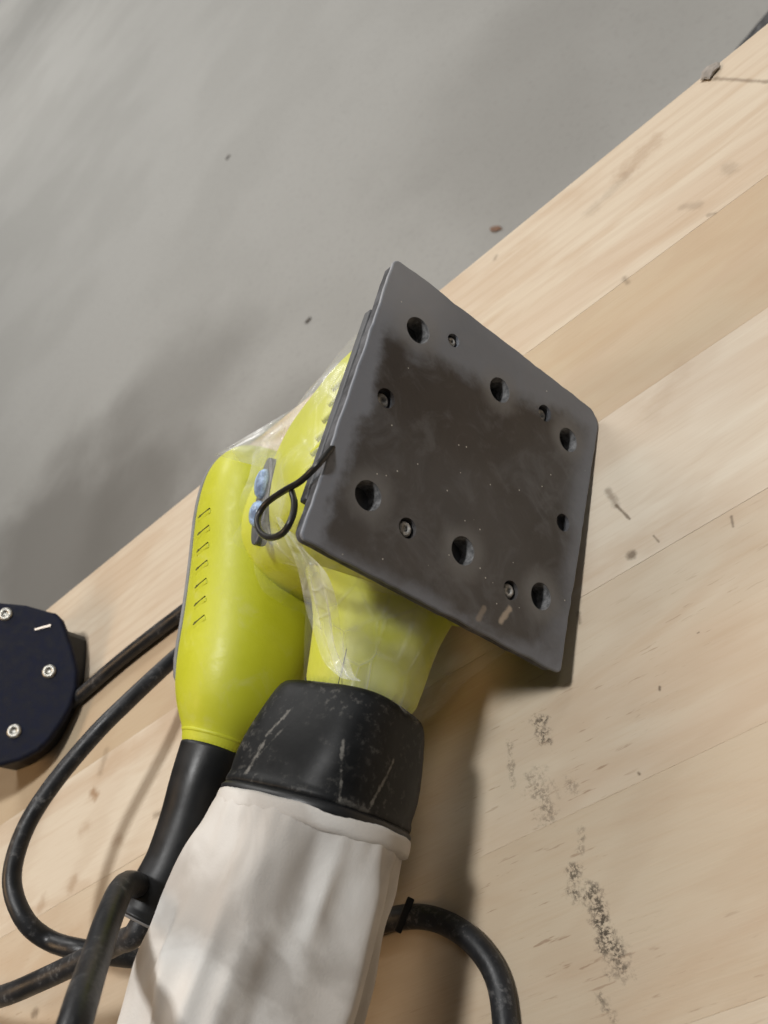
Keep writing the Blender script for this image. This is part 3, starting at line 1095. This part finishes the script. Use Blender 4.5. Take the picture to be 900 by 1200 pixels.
for (x, y) in ((7, 720), (58, 787), (17, 857)):
    p = NI @ onplate(x, y)
    rr = []
    for (q, z) in ((0.0036, 0.0), (0.0042, 0.0004), (0.0040, 0.0012), (0.0032, 0.0018), (0.0021, 0.0019), (0.0017, 0.0009), (0.0003, 0.0008)):
        rr.append([(q * math.cos(2 * math.pi * k / 18), q * math.sin(2 * math.pi * k / 18), z) for k in range(18)])
    so = link('screw', loft('screw', rr), M_STEEL, navy)
    so.matrix_local = NMAT @ Matrix.Translation((p.x, p.y, -0.0002))
a, b = NI @ onplate(41, 738), NI @ onplate(60, 733)
st = link('staple', from_bm('staple', box((b - a).length, 0.0012, 0.0008)), plain('staple_wire', (0.34, 0.29, 0.24), 0.4, 0.3), navy, smooth=False)
st.matrix_local = NMAT @ Matrix.Translation(((a.x + b.x) / 2, (a.y + b.y) / 2, 0.0003)) @ Matrix.Rotation(math.atan2(b.y - a.y, b.x - a.x), 4, 'Z')

# ------------------------------------------------------------------ bits on the floor and on the bench edge
mat_pts = [onz(x, y, -0.835) for x, y in ((861, 58), (905, 6), (1010, -70), (1010, 60), (905, 90))]
c = sum(mat_pts, Vector()) / len(mat_pts)
rm = link('rubber_mat', prism('rubber_mat', [(p.x - c.x, p.y - c.y) for p in mat_pts], 0, 0.015, 0.003), M_BLACK, smooth=False)
rm.location = (c.x, c.y, -0.85)
tag(rm, 'black rubber mat on the concrete floor peeking past the bench edge', 'mat')


def chip(name, px, py, z, sz, col, label, cat, rot=0.6):
    bm = bmesh.new()
    bmesh.ops.create_icosphere(bm, subdivisions=2, radius=1)
    for v in bm.verts:
        k = 1 + 0.45 * noise.noise(v.co * 1.7 + Vector((px, py, 0)) * 0.013)
        v.co = Vector((v.co.x * sz[0] * k, v.co.y * sz[1] * k, v.co.z * sz[2] * k))
    o = link(name, from_bm(name, bm), plain(name + '_mat', col, 0.8, nscale=200), smooth=False)
    p = onz(px, py, z + sz[2] * 0.8)
    o.location = p
    o.rotation_euler = (0, 0, rot)
    tag(o, label, cat)
    return o


chip('bark_chip', 581, 268, -0.85, (0.018, 0.008, 0.003), (0.20, 0.115, 0.075), 'reddish brown bark chip on the grey concrete floor', 'bark chip', -0.9)
chip('dust_crumb', 361, 375, -0.85, (0.012, 0.005, 0.003), (0.10, 0.09, 0.08), 'dark crumb on the concrete beside the sander pad corner', 'crumb', 0.2)
chip('small_stone', 267, 184, -0.85, (0.013, 0.006, 0.003), (0.12, 0.11, 0.10), 'lone dark speck of stone far out on the concrete floor', 'stone', 0.3)
chip('dust_clump', 832, 84, 0.0, (0.0050, 0.0032, 0.0016), (0.30, 0.27, 0.24), 'grey dust clump on the front edge of the bench', 'dust clump', 0.3)
